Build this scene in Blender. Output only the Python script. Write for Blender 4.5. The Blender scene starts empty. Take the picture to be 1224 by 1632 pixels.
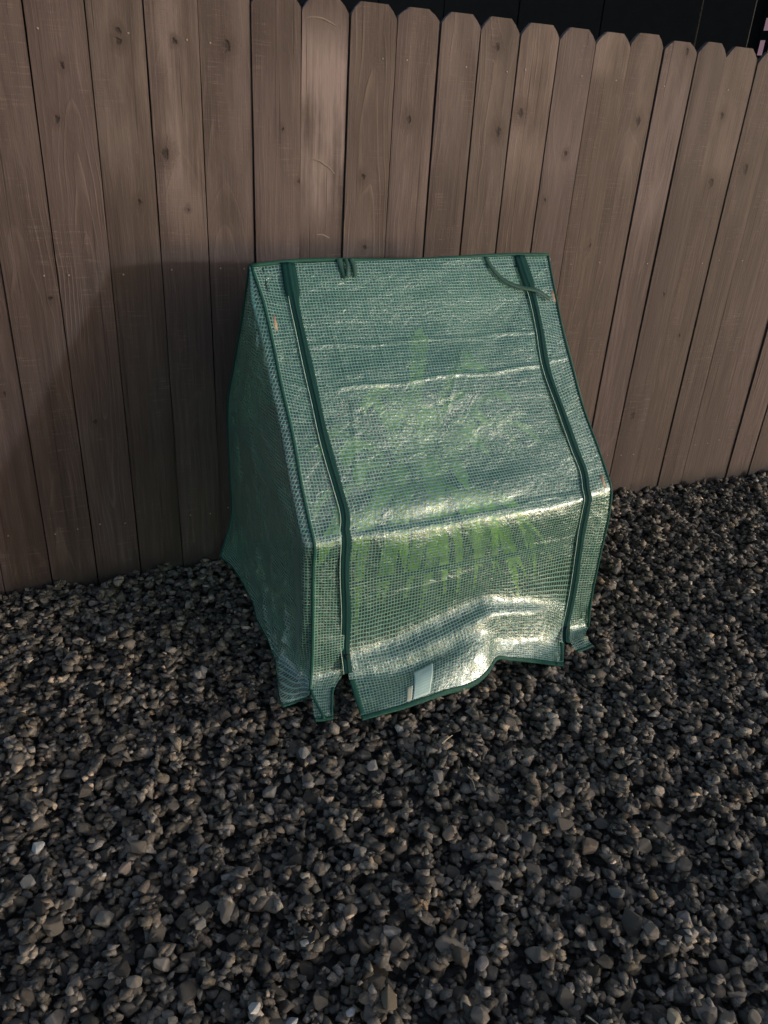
import bpy, bmesh, math, random
import numpy as np
from mathutils import Vector, Matrix, noise as mnoise

sc = bpy.context.scene
col = sc.collection
rng = np.random.default_rng(11)
random.seed(5)

# ------------------------------------------------------------------ camera
cam_d = bpy.data.cameras.new('camera')
cam = bpy.data.objects.new('camera', cam_d)
col.objects.link(cam)
F = Vector((0.382, 0.805, -0.454)).normalized()
R = Vector((0.914, -0.401, 0.056))
R = (R - F * R.dot(F)).normalized()
U = R.cross(F)
CAM = Vector((0.0, -2.396, 1.423))
cam.matrix_world = Matrix(((R.x, U.x, -F.x, CAM.x), (R.y, U.y, -F.y, CAM.y), (R.z, U.z, -F.z, CAM.z), (0, 0, 0, 1)))
cam_d.sensor_fit = 'VERTICAL'
cam_d.sensor_height = 24.0
cam_d.lens = 24.0 * 1233.85 / 1632.0
cam_d.clip_start = 0.05
cam_d.clip_end = 300
sc.camera = cam

# ------------------------------------------------------------------ night sky, one low key light, exposure
SUN_TRAVEL = Vector((-0.324, 0.363, -0.068)).normalized()
elev = math.asin(-SUN_TRAVEL.z)
w = bpy.data.worlds.new('World')
sc.world = w
w.use_nodes = True
wn = w.node_tree
sky = wn.nodes.new('ShaderNodeTexSky')
sky.sky_type = 'NISHITA'
sky.sun_disc = False
sky.air_density = 0.6
sky.dust_density = 1.0
sky.ozone_density = 0.0
sky.sun_elevation = elev
sky.sun_rotation = math.atan2(-SUN_TRAVEL.x, -SUN_TRAVEL.y)
bg = wn.nodes['Background']
wn.links.new(sky.outputs[0], bg.inputs[0])
bg.inputs[1].default_value = 0.15

sun_d = bpy.data.lights.new('sun', 'SUN')
sun_d.energy = 0.86
sun_d.angle = math.radians(1.8)
sun_d.color = (0.97, 0.985, 1.0)
sun = bpy.data.objects.new('sun', sun_d)
sun.rotation_euler = SUN_TRAVEL.to_track_quat('-Z', 'Y').to_euler()
sun.location = (3, -5, 3)
col.objects.link(sun)

sc.view_settings.view_transform = 'Standard'
sc.view_settings.look = 'None'
sc.view_settings.exposure = 0.88
sc.view_settings.gamma = 1.0
sc.view_settings.use_curve_mapping = False
sc.render.engine = 'CYCLES'
sc.cycles.use_denoising = True
sc.cycles.transparent_max_bounces = 24
sc.cycles.max_bounces = 10
sc.cycles.sample_clamp_indirect = 4.0

# ------------------------------------------------------------------ helpers
def tag(o, label=None, cat=None, group=None, kind=None):
    if label: o['label'] = label
    if cat: o['category'] = cat
    if group: o['group'] = group
    if kind: o['kind'] = kind
    return o

def link(name, me, mat=None, parent=None):
    o = bpy.data.objects.new(name, me)
    col.objects.link(o)
    if mat is not None and me is not None and not me.materials:
        me.materials.append(mat)
    if parent is not None:
        o.parent = parent
    return o

def empty(name, loc=(0, 0, 0)):
    o = bpy.data.objects.new(name, None)
    o.empty_display_size = 0.1
    col.objects.link(o)
    o.location = loc
    return o

def mesh_from(name, v, f, smooth=False):
    me = bpy.data.meshes.new(name)
    me.from_pydata([tuple(map(float, p)) for p in v], [], [tuple(map(int, q)) for q in f])
    if smooth:
        me.polygons.foreach_set('use_smooth', [True] * len(me.polygons))
    me.update()
    return me

def box_vf(x0, x1, y0, y1, z0, z1):
    v = [(x, y, z) for x in (x0, x1) for y in (y0, y1) for z in (z0, z1)]
    f = [(0, 1, 3, 2), (4, 6, 7, 5), (0, 4, 5, 1), (2, 3, 7, 6), (0, 2, 6, 4), (1, 5, 7, 3)]
    return v, f

def tube_vf(path, r, n=8, caps=True):
    P = np.asarray(path, float)
    m = len(P)
    T = np.gradient(P, axis=0)
    T /= np.linalg.norm(T, axis=1)[:, None] + 1e-12
    up = np.array([0, 0, 1.0]) if abs(T[0][2]) < .9 else np.array([1.0, 0, 0])
    a = np.cross(T[0], up); a /= np.linalg.norm(a)
    rr = np.broadcast_to(np.asarray(r, float), (m,))
    v = []; f = []
    for i in range(m):
        a = a - T[i] * (a @ T[i]); a /= np.linalg.norm(a)
        b = np.cross(T[i], a)
        for k in range(n):
            an = 2 * math.pi * k / n
            v.append(P[i] + rr[i] * (math.cos(an) * a + math.sin(an) * b))
    for i in range(m - 1):
        for k in range(n):
            k2 = (k + 1) % n
            f.append((i * n + k, i * n + k2, (i + 1) * n + k2, (i + 1) * n + k))
    if caps:
        f.append(tuple(range(n))[::-1]); f.append(tuple(range((m - 1) * n, m * n)))
    return v, f

def resample_(P, n):
    P = np.asarray(P, float)
    t = np.concatenate([[0], np.cumsum(np.linalg.norm(np.diff(P, axis=0), axis=1))])
    return np.stack([np.interp(np.linspace(0, t[-1], n), t, P[:, k]) for k in range(3)], -1)

class G:
    """small helper for node graphs"""
    def __init__(s, name):
        s.m = bpy.data.materials.new(name)
        s.m.use_nodes = True
        s.t = s.m.node_tree
        s.t.nodes.clear()
        s.out = s.t.nodes.new('ShaderNodeOutputMaterial')
    def n(s, typ, ins=None, **at):
        nd = s.t.nodes.new(typ)
        for k, v in at.items(): setattr(nd, k, v)
        for k, v in (ins or {}).items(): s.set(nd.inputs[k], v)
        return nd
    def set(s, sock, v):
        if isinstance(v, bpy.types.NodeSocket): s.t.links.new(v, sock)
        elif isinstance(v, bpy.types.Node): s.t.links.new(v.outputs[0], sock)
        else:
            if sock.type == 'RGBA' and len(v) == 3: v = (*v, 1.0)
            sock.default_value = v
    def mt(s, op, a, b=None, c=None, clamp=False):
        nd = s.t.nodes.new('ShaderNodeMath'); nd.operation = op; nd.use_clamp = clamp
        s.set(nd.inputs[0], a)
        if b is not None: s.set(nd.inputs[1], b)
        if c is not None: s.set(nd.inputs[2], c)
        return nd.outputs[0]
    def vm(s, op, a, b=None):
        nd = s.t.nodes.new('ShaderNodeVectorMath'); nd.operation = op
        s.set(nd.inputs[0], a)
        if b is not None: s.set(nd.inputs[1], b)
        return nd.outputs[1] if op in ('LENGTH', 'DOT_PRODUCT', 'DISTANCE') else nd.outputs[0]
    def xyz(s, x, y, z): return s.n('ShaderNodeCombineXYZ', {0: x, 1: y, 2: z}).outputs[0]
    def sep(s, v): return s.n('ShaderNodeSeparateXYZ', {0: v}).outputs
    def noise(s, vec, scale=5.0, detail=3.0, rough=.5, dist=0.0):
        return s.n('ShaderNodeTexNoise', {'Vector': vec, 'Scale': scale, 'Detail': detail, 'Roughness': rough, 'Distortion': dist}).outputs[0]
    def ss(s, v, a, b, lo=0.0, hi=1.0):
        nd = s.t.nodes.new('ShaderNodeMapRange'); nd.interpolation_type = 'SMOOTHSTEP'
        for i, q in enumerate((v, a, b, lo, hi)): s.set(nd.inputs[i], q)
        return nd.outputs[0]
    def mix(s, f, a, b, typ='MIX'):
        nd = s.t.nodes.new('ShaderNodeMix'); nd.data_type = 'RGBA'; nd.blend_type = typ
        s.set(nd.inputs[0], f); s.set(nd.inputs[6], a); s.set(nd.inputs[7], b)
        return nd.outputs[2]
    def mixsh(s, f, a, b):
        nd = s.t.nodes.new('ShaderNodeMixShader')
        s.set(nd.inputs[0], f); s.set(nd.inputs[1], a); s.set(nd.inputs[2], b)
        return nd.outputs[0]
    def bump(s, h, strength=.3, dist=.001, nrm=None):
        d = {'Height': h, 'Strength': strength, 'Distance': dist}
        if nrm is not None: d['Normal'] = nrm
        return s.n('ShaderNodeBump', d).outputs[0]
    def done(s, sh):
        s.t.links.new(sh, s.out.inputs[0]); return s.m

def simple(name, colr, rough=.7, bumpscale=None, spec=.5, var=.15, bstr=.3):
    g = G(name)
    tc = g.n('ShaderNodeTexCoord')
    nz = g.noise(tc.outputs['Object'], bumpscale or 60, 4)
    c = g.mix(1.0, colr, g.n('ShaderNodeCombineColor', {0: g.ss(nz, .2, .8, 1 - var, 1 + var), 1: g.ss(nz, .2, .8, 1 - var, 1 + var), 2: g.ss(nz, .2, .8, 1 - var, 1 + var)}).outputs[0], 'MULTIPLY')
    b = g.n('ShaderNodeBsdfPrincipled', {'Base Color': c, 'Roughness': rough, 'Specular IOR Level': spec, 'Normal': g.bump(nz, bstr, .001)})
    return g.done(b.outputs[0])

# ------------------------------------------------------------------ materials
def mat_wood():
    g = G('stained_cedar')
    tc = g.n('ShaderNodeTexCoord').outputs['Object']
    x, y, z = g.sep(tc)
    rnd = g.n('ShaderNodeObjectInfo').outputs['Random']
    off = g.mt('MULTIPLY', rnd, 43.0)
    def at(nm): return g.n('ShaderNodeAttribute', attribute_type='OBJECT', attribute_name=nm).outputs['Vector']
    pith = g.sep(at('pith'))
    lo = g.noise(g.xyz(g.mt('ADD', g.mt('MULTIPLY', x, 5.0), off), y, g.mt('ADD', g.mt('MULTIPLY', z, 2.2), off)), 1.0, 2.0)
    lo2 = g.noise(g.xyz(g.mt('ADD', g.mt('MULTIPLY', x, 2.0), off), 7.0, g.mt('ADD', g.mt('MULTIPLY', z, 1.6), off)), 1.0, 2.0)
    wob = g.mt('SUBTRACT', lo, .5); wob2 = g.mt('SUBTRACT', lo2, .5)
    gx = g.mt('ADD', g.mt('SUBTRACT', x, pith[0]), g.mt('MULTIPLY', wob, .05))
    gd = g.mt('ADD', g.mt('MULTIPLY_ADD', z, pith[2], pith[1]), g.mt('MULTIPLY', wob2, .07))
    ring = g.mt('SQRT', g.mt('ADD', g.mt('MULTIPLY', gx, gx), g.mt('MULTIPLY', gd, gd)))
    core = None; halo = None
    warpx = g.mt('MULTIPLY', g.mt('SUBTRACT', g.noise(tc, 75, 2), .5), .016)
    warpz = g.mt('MULTIPLY', g.mt('SUBTRACT', g.noise(g.vm('ADD', tc, (5, 3, 1)), 60, 2), .5), .022)
    for k in ('knot_a', 'knot_b', 'knot_c'):
        kx, kz, kr = g.sep(at(k))
        dx = g.mt('ADD', g.mt('SUBTRACT', x, kx), warpx); dz = g.mt('ADD', g.mt('SUBTRACT', z, kz), warpz)
        d1 = g.mt('SQRT', g.mt('ADD', g.mt('MULTIPLY', dx, dx), g.mt('MULTIPLY', g.mt('MULTIPLY', dz, dz), .55)))
        d2 = g.mt('SQRT', g.mt('ADD', g.mt('MULTIPLY', dx, dx), g.mt('MULTIPLY', g.mt('MULTIPLY', dz, dz), .10)))
        r = g.mt('MAXIMUM', kr, 1e-5)
        fall = g.mt('POWER', 2.718, g.mt('DIVIDE', g.mt('MULTIPLY', d2, -0.55), r))
        ring = g.mt('ADD', ring, g.mt('MULTIPLY', fall, g.mt('MULTIPLY', kr, 1.3)))
        rag = g.mt('MULTIPLY_ADD', g.noise(tc, 260, 2), .7, .65)
        c1 = g.ss(g.mt('DIVIDE', g.mt('MULTIPLY', d1, rag), r), .25, .85, 1.0, 0.0)
        h1 = g.ss(g.mt('DIVIDE', g.mt('MULTIPLY', d1, rag), r), .8, 3.0, 1.0, 0.0)
        core = c1 if core is None else g.mt('MAXIMUM', core, c1)
        halo = h1 if halo is None else g.mt('MAXIMUM', halo, h1)
    rr = g.mt('MULTIPLY', ring, pith_scale)
    fr = g.mt('FRACT', rr)
    line = g.mt('MULTIPLY', g.ss(fr, .62, .93), g.ss(fr, .93, 1.0, 1.0, 0.0))
    patch = g.ss(g.noise(g.xyz(g.mt('ADD', g.mt('MULTIPLY', x, 14), off), off, g.mt('ADD', g.mt('MULTIPLY', z, 2.5), off)), 1.0, 3.0), .42, .62)
    line = g.mt('MULTIPLY', line, g.mt('MULTIPLY', g.mt('MULTIPLY_ADD', patch, .85, .15), g.n('ShaderNodeAttribute', attribute_type='OBJECT', attribute_name='figure').outputs['Fac']))
    fib = g.noise(g.xyz(g.mt('MULTIPLY_ADD', x, 420, off), y, g.mt('MULTIPLY', z, 7)), 1.0, 4.0, .6)
    fib2 = g.noise(g.xyz(g.mt('MULTIPLY_ADD', x, 90, off), y, g.mt('MULTIPLY_ADD', z, 2.2, off)), 1.0, 3.0, .6)
    saw = g.noise(g.xyz(g.mt('MULTIPLY_ADD', x, 18, off), y, g.mt('MULTIPLY', z, 560)), 1.0, 2.0)
    sawm = g.ss(g.noise(g.xyz(g.mt('MULTIPLY_ADD', x, 9, off), off, g.mt('MULTIPLY', z, 4)), 1.0, 2.0), .48, .62)
    blot = g.noise(g.xyz(g.mt('MULTIPLY_ADD', x, 9, off), y, g.mt('MULTIPLY_ADD', z, 2.4, off)), 1.0, 4.0, .55)
    wear_fall = g.sep(at('worn_falloff'))          # height of a pale area (wear plus painted lamp falloff), its reach, its strength
    wd = g.mt('ABSOLUTE', g.mt('SUBTRACT', z, wear_fall[0]))
    wm = g.mt('MULTIPLY', g.ss(g.mt('DIVIDE', wd, g.mt('MAXIMUM', wear_fall[1], .01)), .35, 1.0, 1.0, 0.0), wear_fall[2])
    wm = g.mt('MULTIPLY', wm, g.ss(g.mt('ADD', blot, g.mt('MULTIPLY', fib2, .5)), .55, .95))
    base = g.mix(g.ss(blot, .3, .7), (.100, .072, .061), (.150, .112, .098))
    base = g.mix(g.ss(fib2, .36, .64, 0, .85), base, (.085, .056, .045))
    base = g.mix(g.ss(fib, .45, .72, 0, .5), base, (.25, .195, .17))
    base = g.mix(g.mt('MULTIPLY', line, .42), base, (.27, .21, .18))
    st = g.noise(g.xyz(g.mt('MULTIPLY_ADD', x, 26, off), off, g.mt('MULTIPLY_ADD', z, 1.1, off)), 1.0, 3.0, .6)
    base = g.mix(g.ss(st, .48, .68, 0, .75), base, (.075, .050, .041))
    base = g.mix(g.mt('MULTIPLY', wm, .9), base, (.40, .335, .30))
    base = g.mix(g.mt('MULTIPLY', halo, .6), base, (.09, .058, .045))
    base = g.mix(g.mt('MULTIPLY', core, .85), base, (.026, .017, .013))
    tint = g.mt('MULTIPLY_ADD', rnd, .34, .82)
    base = g.mix(1.0, base, g.n('ShaderNodeCombineColor', {0: tint, 1: tint, 2: g.mt('MULTIPLY', tint, g.mt('MULTIPLY_ADD', g.mt('FRACT', g.mt('MULTIPLY', rnd, 7.7)), .12, .94))}).outputs[0], 'MULTIPLY')
    ck = g.noise(g.xyz(g.mt('MULTIPLY_ADD', x, 135, off), off, g.mt('MULTIPLY_ADD', z, 1.3, off)), 1.0, 2.0, .5)
    crack = g.mt('MULTIPLY', g.ss(ck, .66, .72), g.ss(fib2, .40, .55))
    base = g.mix(g.mt('MULTIPLY', crack, .7), base, (.040, .026, .021))
    sc_ = g.noise(g.xyz(g.mt('MULTIPLY_ADD', x, 15, off), off, g.mt('MULTIPLY', z, 230)), 1.0, 2.0, .5)
    scuff = g.mt('MULTIPLY', g.ss(sc_, .56, .68), g.mt('MULTIPLY', sawm, g.ss(fib, .40, .60)))
    base = g.mix(g.mt('MULTIPLY', scuff, .40), base, (.33, .27, .24))
    # pale flecks of lifted fibre and soil splash along the foot
    fl = g.noise(g.xyz(g.mt('MULTIPLY_ADD', x, 120, off), y, g.mt('MULTIPLY_ADD', z, 70, off)), 1.0, 1.0)
    base = g.mix(g.ss(fl, .79, .84, 0, .55), base, (.42, .36, .32))
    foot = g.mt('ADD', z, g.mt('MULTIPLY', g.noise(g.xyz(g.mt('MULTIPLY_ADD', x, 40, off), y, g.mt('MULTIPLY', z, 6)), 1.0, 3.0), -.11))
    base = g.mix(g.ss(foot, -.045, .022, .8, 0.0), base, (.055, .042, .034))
    base = g.mix(1.0, base, (.375, .345, .372), 'MULTIPLY')
    h = g.mt('ADD', g.mt('MULTIPLY', fib, .55), g.mt('MULTIPLY', line, .8))
    h = g.mt('ADD', h, g.mt('MULTIPLY', g.mt('MULTIPLY', saw, sawm), .9))
    h = g.mt('ADD', h, g.mt('MULTIPLY', fl, .5))
    h = g.mt('ADD', h, g.mt('MULTIPLY', blot, 1.2))
    h = g.mt('SUBTRACT', h, g.mt('ADD', g.mt('MULTIPLY', core, 2.2), g.mt('MULTIPLY', crack, 1.2)))
    b = g.n('ShaderNodeBsdfPrincipled', {'Base Color': base, 'Roughness': .72, 'Specular IOR Level': .35, 'Normal': g.bump(h, .75, .0016)})
    return g.done(b.outputs[0])
pith_scale = 95.0
M_wood = mat_wood()

def mat_stone(mode):
    g = G('crushed_stone_' + mode)
    tc = g.n('ShaderNodeTexCoord').outputs['Object']
    if mode == 'bed':
        c = g.n('ShaderNodeAttribute', attribute_type='GEOMETRY', attribute_name='tone').outputs['Color']
    else:
        c = g.n('ShaderNodeObjectInfo').outputs['Color']
    n1 = g.noise(tc, 170, 5, .65); n2 = g.noise(tc, 620, 3, .6)
    v = g.mt('MULTIPLY', g.ss(n1, .25, .75, .62, 1.36), g.ss(n2, .2, .8, .8, 1.2))
    c = g.mix(1.0, c, g.n('ShaderNodeCombineColor', {0: v, 1: v, 2: v}).outputs[0], 'MULTIPLY')
    c = g.mix(g.ss(n2, .72, .82, 0, .35), c, (.36, .33, .29))
    h = g.mt('ADD', n1, g.mt('MULTIPLY', n2, .5))
    b = g.n('ShaderNodeBsdfPrincipled', {'Base Color': c, 'Roughness': .74, 'Specular IOR Level': .4, 'Normal': g.bump(h, .8, .0022)})
    return g.done(b.outputs[0])
M_bed = mat_stone('bed')
M_stone = mat_stone('single')

def mat_soil():
    g = G('dark_stony_soil')
    tc = g.n('ShaderNodeTexCoord').outputs['Object']
    vo = g.n('ShaderNodeTexVoronoi', {'Vector': tc, 'Scale': 55.0, 'Randomness': 1.0})
    n1 = g.noise(tc, 140, 4, .6)
    c = g.mix(g.ss(g.n('ShaderNodeSeparateColor', {0: vo.outputs['Color']}).outputs[0], .1, .95), (.016, .014, .012), (.085, .076, .067))
    c = g.mix(g.ss(n1, .35, .7, 0, .5), c, (.03, .026, .022))
    h = g.mt('ADD', g.mt('MULTIPLY', vo.outputs['Distance'], -1.0), g.mt('MULTIPLY', n1, .3))
    b = g.n('ShaderNodeBsdfPrincipled', {'Base Color': c, 'Roughness': .85, 'Normal': g.bump(h, 1.0, .012)})
    return g.done(b.outputs[0])
M_soil = mat_soil()

PITCH = 0.0087
def mat_film():
    g = G('reinforced_green_film')
    uv = g.n('ShaderNodeUVMap', uv_map='UVMap').outputs[0]
    u, v, _ = g.sep(uv)
    wu = g.mt('SUBTRACT', g.noise(g.vm('SCALE', uv), 26, 2), .5)
    uvs = g.n('ShaderNodeVectorMath', {0: uv, 'Scale': 1.0}, operation='SCALE').outputs[0]
    wu = g.mt('SUBTRACT', g.noise(uvs, 26, 2), .5)
    wv = g.mt('SUBTRACT', g.noise(g.vm('ADD', uvs, (3.3, 7.1, 0)), 26, 2), .5)
    a = g.mt('DIVIDE', g.mt('MULTIPLY_ADD', wu, .004, u), PITCH)
    b = g.mt('DIVIDE', g.mt('MULTIPLY_ADD', wv, .004, v), PITCH)
    fa = g.mt('ABSOLUTE', g.mt('SUBTRACT', g.mt('FRACT', a), .5))
    fb = g.mt('ABSOLUTE', g.mt('SUBTRACT', g.mt('FRACT', b), .5))
    ta = g.ss(fa, .365, .42)            # upright threads
    tb = g.ss(fb, .33, .39)            # level threads, a little wider
    th = g.mt('MAXIMUM', ta, tb)
    cell = g.xyz(g.mt('FLOOR', a), g.mt('FLOOR', b), 0.0)
    wn_ = g.n('ShaderNodeTexWhiteNoise', {'Vector': cell}, noise_dimensions='3D')
    rnd = wn_.outputs['Value']
    big = g.noise(uvs, 9.0, 3)
    # relief: pillowed cells, crumple
    pil = g.mt('MULTIPLY', g.mt('SUBTRACT', .5, fa), g.mt('SUBTRACT', .5, fb))
    cr = g.noise(uvs, 130, 3, .6, .4)
    cr2 = g.noise(uvs, 38, 3, .6, .8)
    h = g.mt('ADD', g.mt('MULTIPLY', th, .5), g.mt('MULTIPLY', g.mt('MULTIPLY', pil, rnd), 2.4))
    h = g.mt('ADD', h, g.mt('ADD', g.mt('MULTIPLY', cr, 1.0), g.mt('MULTIPLY', cr2, 2.4)))
    nrm = g.bump(h, .9, .0019)
    nrm2 = g.bump(g.mt('ADD', g.mt('MULTIPLY', th, .5), g.mt('MULTIPLY', cr2, 1.2)), .5, .0012)
    # clear cells
    tintc = g.mix(big, (.56, .87, .74), (.65, .90, .80))
    clear = g.n('ShaderNodeBsdfTransparent', {'Color': tintc}).outputs[0]
    blur = g.n('ShaderNodeBsdfTranslucent', {'Color': (.22, .42, .31), 'Normal': nrm2}).outputs[0]
    dif = g.n('ShaderNodeBsdfDiffuse', {'Color': (.08, .26, .19), 'Normal': nrm2}).outputs[0]
    haze = g.mixsh(.5, blur, dif)
    film = g.mixsh(g.mt('MULTIPLY_ADD', rnd, .05, .05), clear, haze)
    # threads
    tcol = g.mix(rnd, (.26, .68, .53), (.40, .79, .66))
    td = g.n('ShaderNodeBsdfDiffuse', {'Color': tcol, 'Normal': nrm2}).outputs[0]
    tt = g.n('ShaderNodeBsdfTranslucent', {'Color': (.17, .52, .37), 'Normal': nrm2}).outputs[0]
    thr = g.mixsh(.40, td, tt)
    thr = g.mixsh(.55, thr, g.n('ShaderNodeBsdfTransparent', {'Color': (.66, .92, .81)}).outputs[0])
    sh = g.mixsh(th, film, thr)
    nrm3 = g.bump(g.mt('ADD', g.mt('MULTIPLY', th, .35), g.mt('ADD', g.mt('MULTIPLY', cr, .45), g.mt('MULTIPLY', cr2, 1.6))), .6, .0014)
    gl = g.n('ShaderNodeBsdfGlossy', {'Color': (.93, .99, 1), 'Roughness': .21, 'Normal': nrm3}).outputs[0]
    gl2 = g.n('ShaderNodeBsdfGlossy', {'Color': (.88, .99, 1), 'Roughness': .34, 'Normal': nrm}).outputs[0]
    fr = g.n('ShaderNodeFresnel', {'IOR': 1.5, 'Normal': nrm3}).outputs[0]
    sh = g.mixsh(g.mt('MULTIPLY_ADD', fr, .75, .055, clamp=True), sh, gl2)
    sh = g.mixsh(g.mt('MULTIPLY', fr, .78, clamp=True), sh, gl)
    return g.done(sh)
M_film = mat_film()
M_bind = simple('dark_green_binding', (.010, .056, .042), .65, 300, .2, .25)
M_zip = simple('dark_teal_zipper_tape', (.004, .030, .028), .75, 500, .12, .2)
M_coil = simple('black_zip_coil', (.004, .016, .016), .7, 500, .15, .2)
M_strap = simple('green_tie_tape', (.016, .055, .042), .6, 400, .4, .25)
M_tube = simple('green_coated_tube', (.02, .06, .045), .4, 80, .5, .1)
M_tan = simple('tan_tube', (.26, .19, .13), .6, 80, .4, .2)
def mat_label(name, ca, cb):
    g = G(name)
    x, y, _ = g.sep(g.n('ShaderNodeUVMap', uv_map='UVMap').outputs[0])
    la = g.ss(g.mt('ABSOLUTE', g.mt('SUBTRACT', g.mt('FRACT', g.mt('DIVIDE', x, PITCH)), .5)), .38, .45)
    lb = g.ss(g.mt('ABSOLUTE', g.mt('SUBTRACT', g.mt('FRACT', g.mt('DIVIDE', y, PITCH)), .5)), .34, .42)
    m = g.mt('MAXIMUM', g.mt('MULTIPLY', la, .5), lb)
    c = g.mix(m, ca, cb)
    return g.done(g.n('ShaderNodeBsdfPrincipled', {'Base Color': c, 'Roughness': .45, 'Normal': g.bump(m, .5, .001)}).outputs[0])
M_lblw = mat_label('white_label', (.36, .46, .46), (.23, .42, .35))
M_lblt = mat_label('tan_label', (.36, .34, .28), (.28, .38, .32))
M_pot = simple('dark_plastic_pot', (.018, .022, .02), .45, 60, .5, .2)
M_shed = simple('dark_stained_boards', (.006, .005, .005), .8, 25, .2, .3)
M_trim = simple('black_trim', (.006, .006, .006), .9, 25, .1, .2)
M_raw = simple('torn_pale_grain', (.13, .105, .09), .8, 200, .3, .3)
M_nail = simple('weathered_nail', (.17, .145, .13), .5, 200, .5, .2)
M_twig = simple('dry_twig', (.35, .28, .20), .8, 200, .3, .3)

def mat_leaf():
    g = G('fern_leaf')
    tc = g.n('ShaderNodeTexCoord').outputs['Object']
    rnd = g.n('ShaderNodeObjectInfo').outputs['Random']
    nz = g.noise(tc, 30, 3)
    c = g.mix(g.mt('MULTIPLY_ADD', nz, .6, g.mt('MULTIPLY', rnd, .4)), (.46, .53, .015), (.66, .68, .04))
    d = g.n('ShaderNodeBsdfPrincipled', {'Base Color': c, 'Roughness': .5, 'Specular IOR Level': .35}).outputs[0]
    t = g.n('ShaderNodeBsdfTranslucent', {'Color': c}).outputs[0]
    return g.done(g.mixsh(.35, d, t))
M_leaf = mat_leaf()

# ------------------------------------------------------------------ ground and gravel
gm = mesh_from('ground', [(-40, -40, -.045), (40, -40, -.045), (40, 40, -.045), (-40, 40, -.045)], [(0, 1, 2, 3)])
ground = tag(link('ground', gm, M_soil), kind='structure')

def hull_shape(npts, seed, chunk):
    rs = np.random.default_rng(seed)
    p = rs.normal(size=(npts, 3))
    p /= (np.abs(p) ** chunk).sum(1)[:, None] ** (1 / chunk)
    p *= rs.uniform(.82, 1.08, (npts, 1))
    bm = bmesh.new()
    vs = [bm.verts.new(q) for q in p]
    r = bmesh.ops.convex_hull(bm, input=vs)
    bmesh.ops.delete(bm, geom=list({e for e in r['geom_interior'] + r['geom_unused'] if isinstance(e, bmesh.types.BMVert) and e.is_valid}), context='VERTS')
    bmesh.ops.recalc_face_normals(bm, faces=bm.faces[:])
    return bm
LIB = []
for s in range(36):
    bm = hull_shape(9 + s % 5, 100 + s, 2.2 + (s % 4) * .8)
    bm.verts.index_update()
    V = np.array([q.co[:] for q in bm.verts]); Fc = np.array([[q.index for q in f.verts] for f in bm.faces])
    V -= (V.max(0) + V.min(0)) / 2; V /= (V.max(0) - V.min(0)) / 2
    LIB.append((V, Fc)); bm.free()

FN = np.array(F); RN = np.array(R); UN = np.array(U); CN = np.array(CAM)
def in_view(px, py, mx=330, my=260):
    d = np.stack([px, py, np.zeros_like(px)], -1) - CN
    f = d @ FN
    X = 612 + 1233.85 * (d @ RN) / f; Y = 816 - 1233.85 * (d @ UN) / f
    return (f > .1) & (X > -mx) & (X < 1224 + mx) & (Y < 1632 + my), X, Y, f

GX0, GY0, CELL = -1.1, -2.5, 0.004
NX, NY = int(5.3 / CELL), int(2.56 / CELL)
H = np.full((NX, NY), -.040)
cand = rng.uniform([-1.0, -2.42], [4.1, .0], (95000, 2))
ok, PX, PY, dep = in_view(cand[:, 0], cand[:, 1])
cand = cand[ok][:44000]
n_st = len(cand)
size = np.exp(rng.normal(math.log(.0101), .38, n_st)).clip(.0042, .024)          # half length
size = np.where(rng.random(n_st) < .035, size * 1.5, size).clip(.0045, .027)
order = np.argsort(-size + rng.normal(0, .012, n_st))                              # small ones settle late and early alike
bl = rng.uniform(.58, .98, n_st); cl = rng.uniform(.34, .66, n_st)
yaw = rng.uniform(0, 2 * math.pi, n_st)
tx = rng.normal(0, .24, n_st); ty = rng.normal(0, .24, n_st)
tone = np.exp(rng.normal(math.log(.086), .52, n_st)).clip(.022, .20)
kind = rng.random(n_st)
tone = np.where(kind < .10, tone * 1.8, tone); tone = np.where(kind < .012, tone * 1.8, tone).clip(.02, .45)
hue = rng.normal(0, 1, n_st)
rgb = np.stack([tone * (1.15 + .05 * np.abs(hue)), tone, tone * (.86 - .07 * np.abs(hue))], -1)
pk = kind < .06
rgb[pk] *= np.array([1.10, .97, .86])
# a few pale stones that stand out
PALE = [(-.142, -1.085, .017, (.55, .54, .52)), (-.031, -1.30, .019, (.30, .26, .21)), (.006, -1.46, .018, (.32, .27, .22)), (.139, -1.388, .017, (.31, .28, .24)),
        (.19, -1.59, .014, (.62, .61, .58)), (.249, -1.623, .012, (.55, .55, .54)), (.352, -1.647, .011, (.60, .60, .60)), (.496, -1.339, .018, (.33, .29, .24)),
        (.483, -1.535, .020, (.28, .26, .24)), (1.232, -1.458, .021, (.36, .30, .25)), (.962, -1.628, .019, (.20, .19, .185)), (1.053, -1.733, .023, (.26, .235, .23)),
        (.62, -1.653, .018, (.31, .27, .25)), (.024, -1.191, .016, (.36, .27, .21)), (.752, -1.214, .021, (.20, .185, .17)), (2.267, -.604, .012, (.40, .37, .33)),
        (.362, -1.099, .018, (.26, .24, .21)), (-.077, -1.215, .019, (.23, .215, .19)), (.732, -1.514, .021, (.15, .14, .13)), (.948, -1.421, .019, (.17, .16, .15)),
        (-.162, -1.166, .020, (.27, .255, .235)), (.887, -1.879, .017, (.40, .34, .25)), (1.037, -1.933, .018, (.38, .30, .22)), (1.93, -.66, .012, (.42, .38, .33)),
        (.62, -1.12, .019, (.27, .25, .23)), (.47, -1.03, .018, (.28, .265, .25)), (.31, -.62, .016, (.24, .23, .22)), (1.55, -1.02, .013, (.40, .35, .29))]
PALE = [(a, b, c * .92, tuple(q * .72 for q in d)) for a, b, c, d in PALE]
npale = len(PALE)
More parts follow.
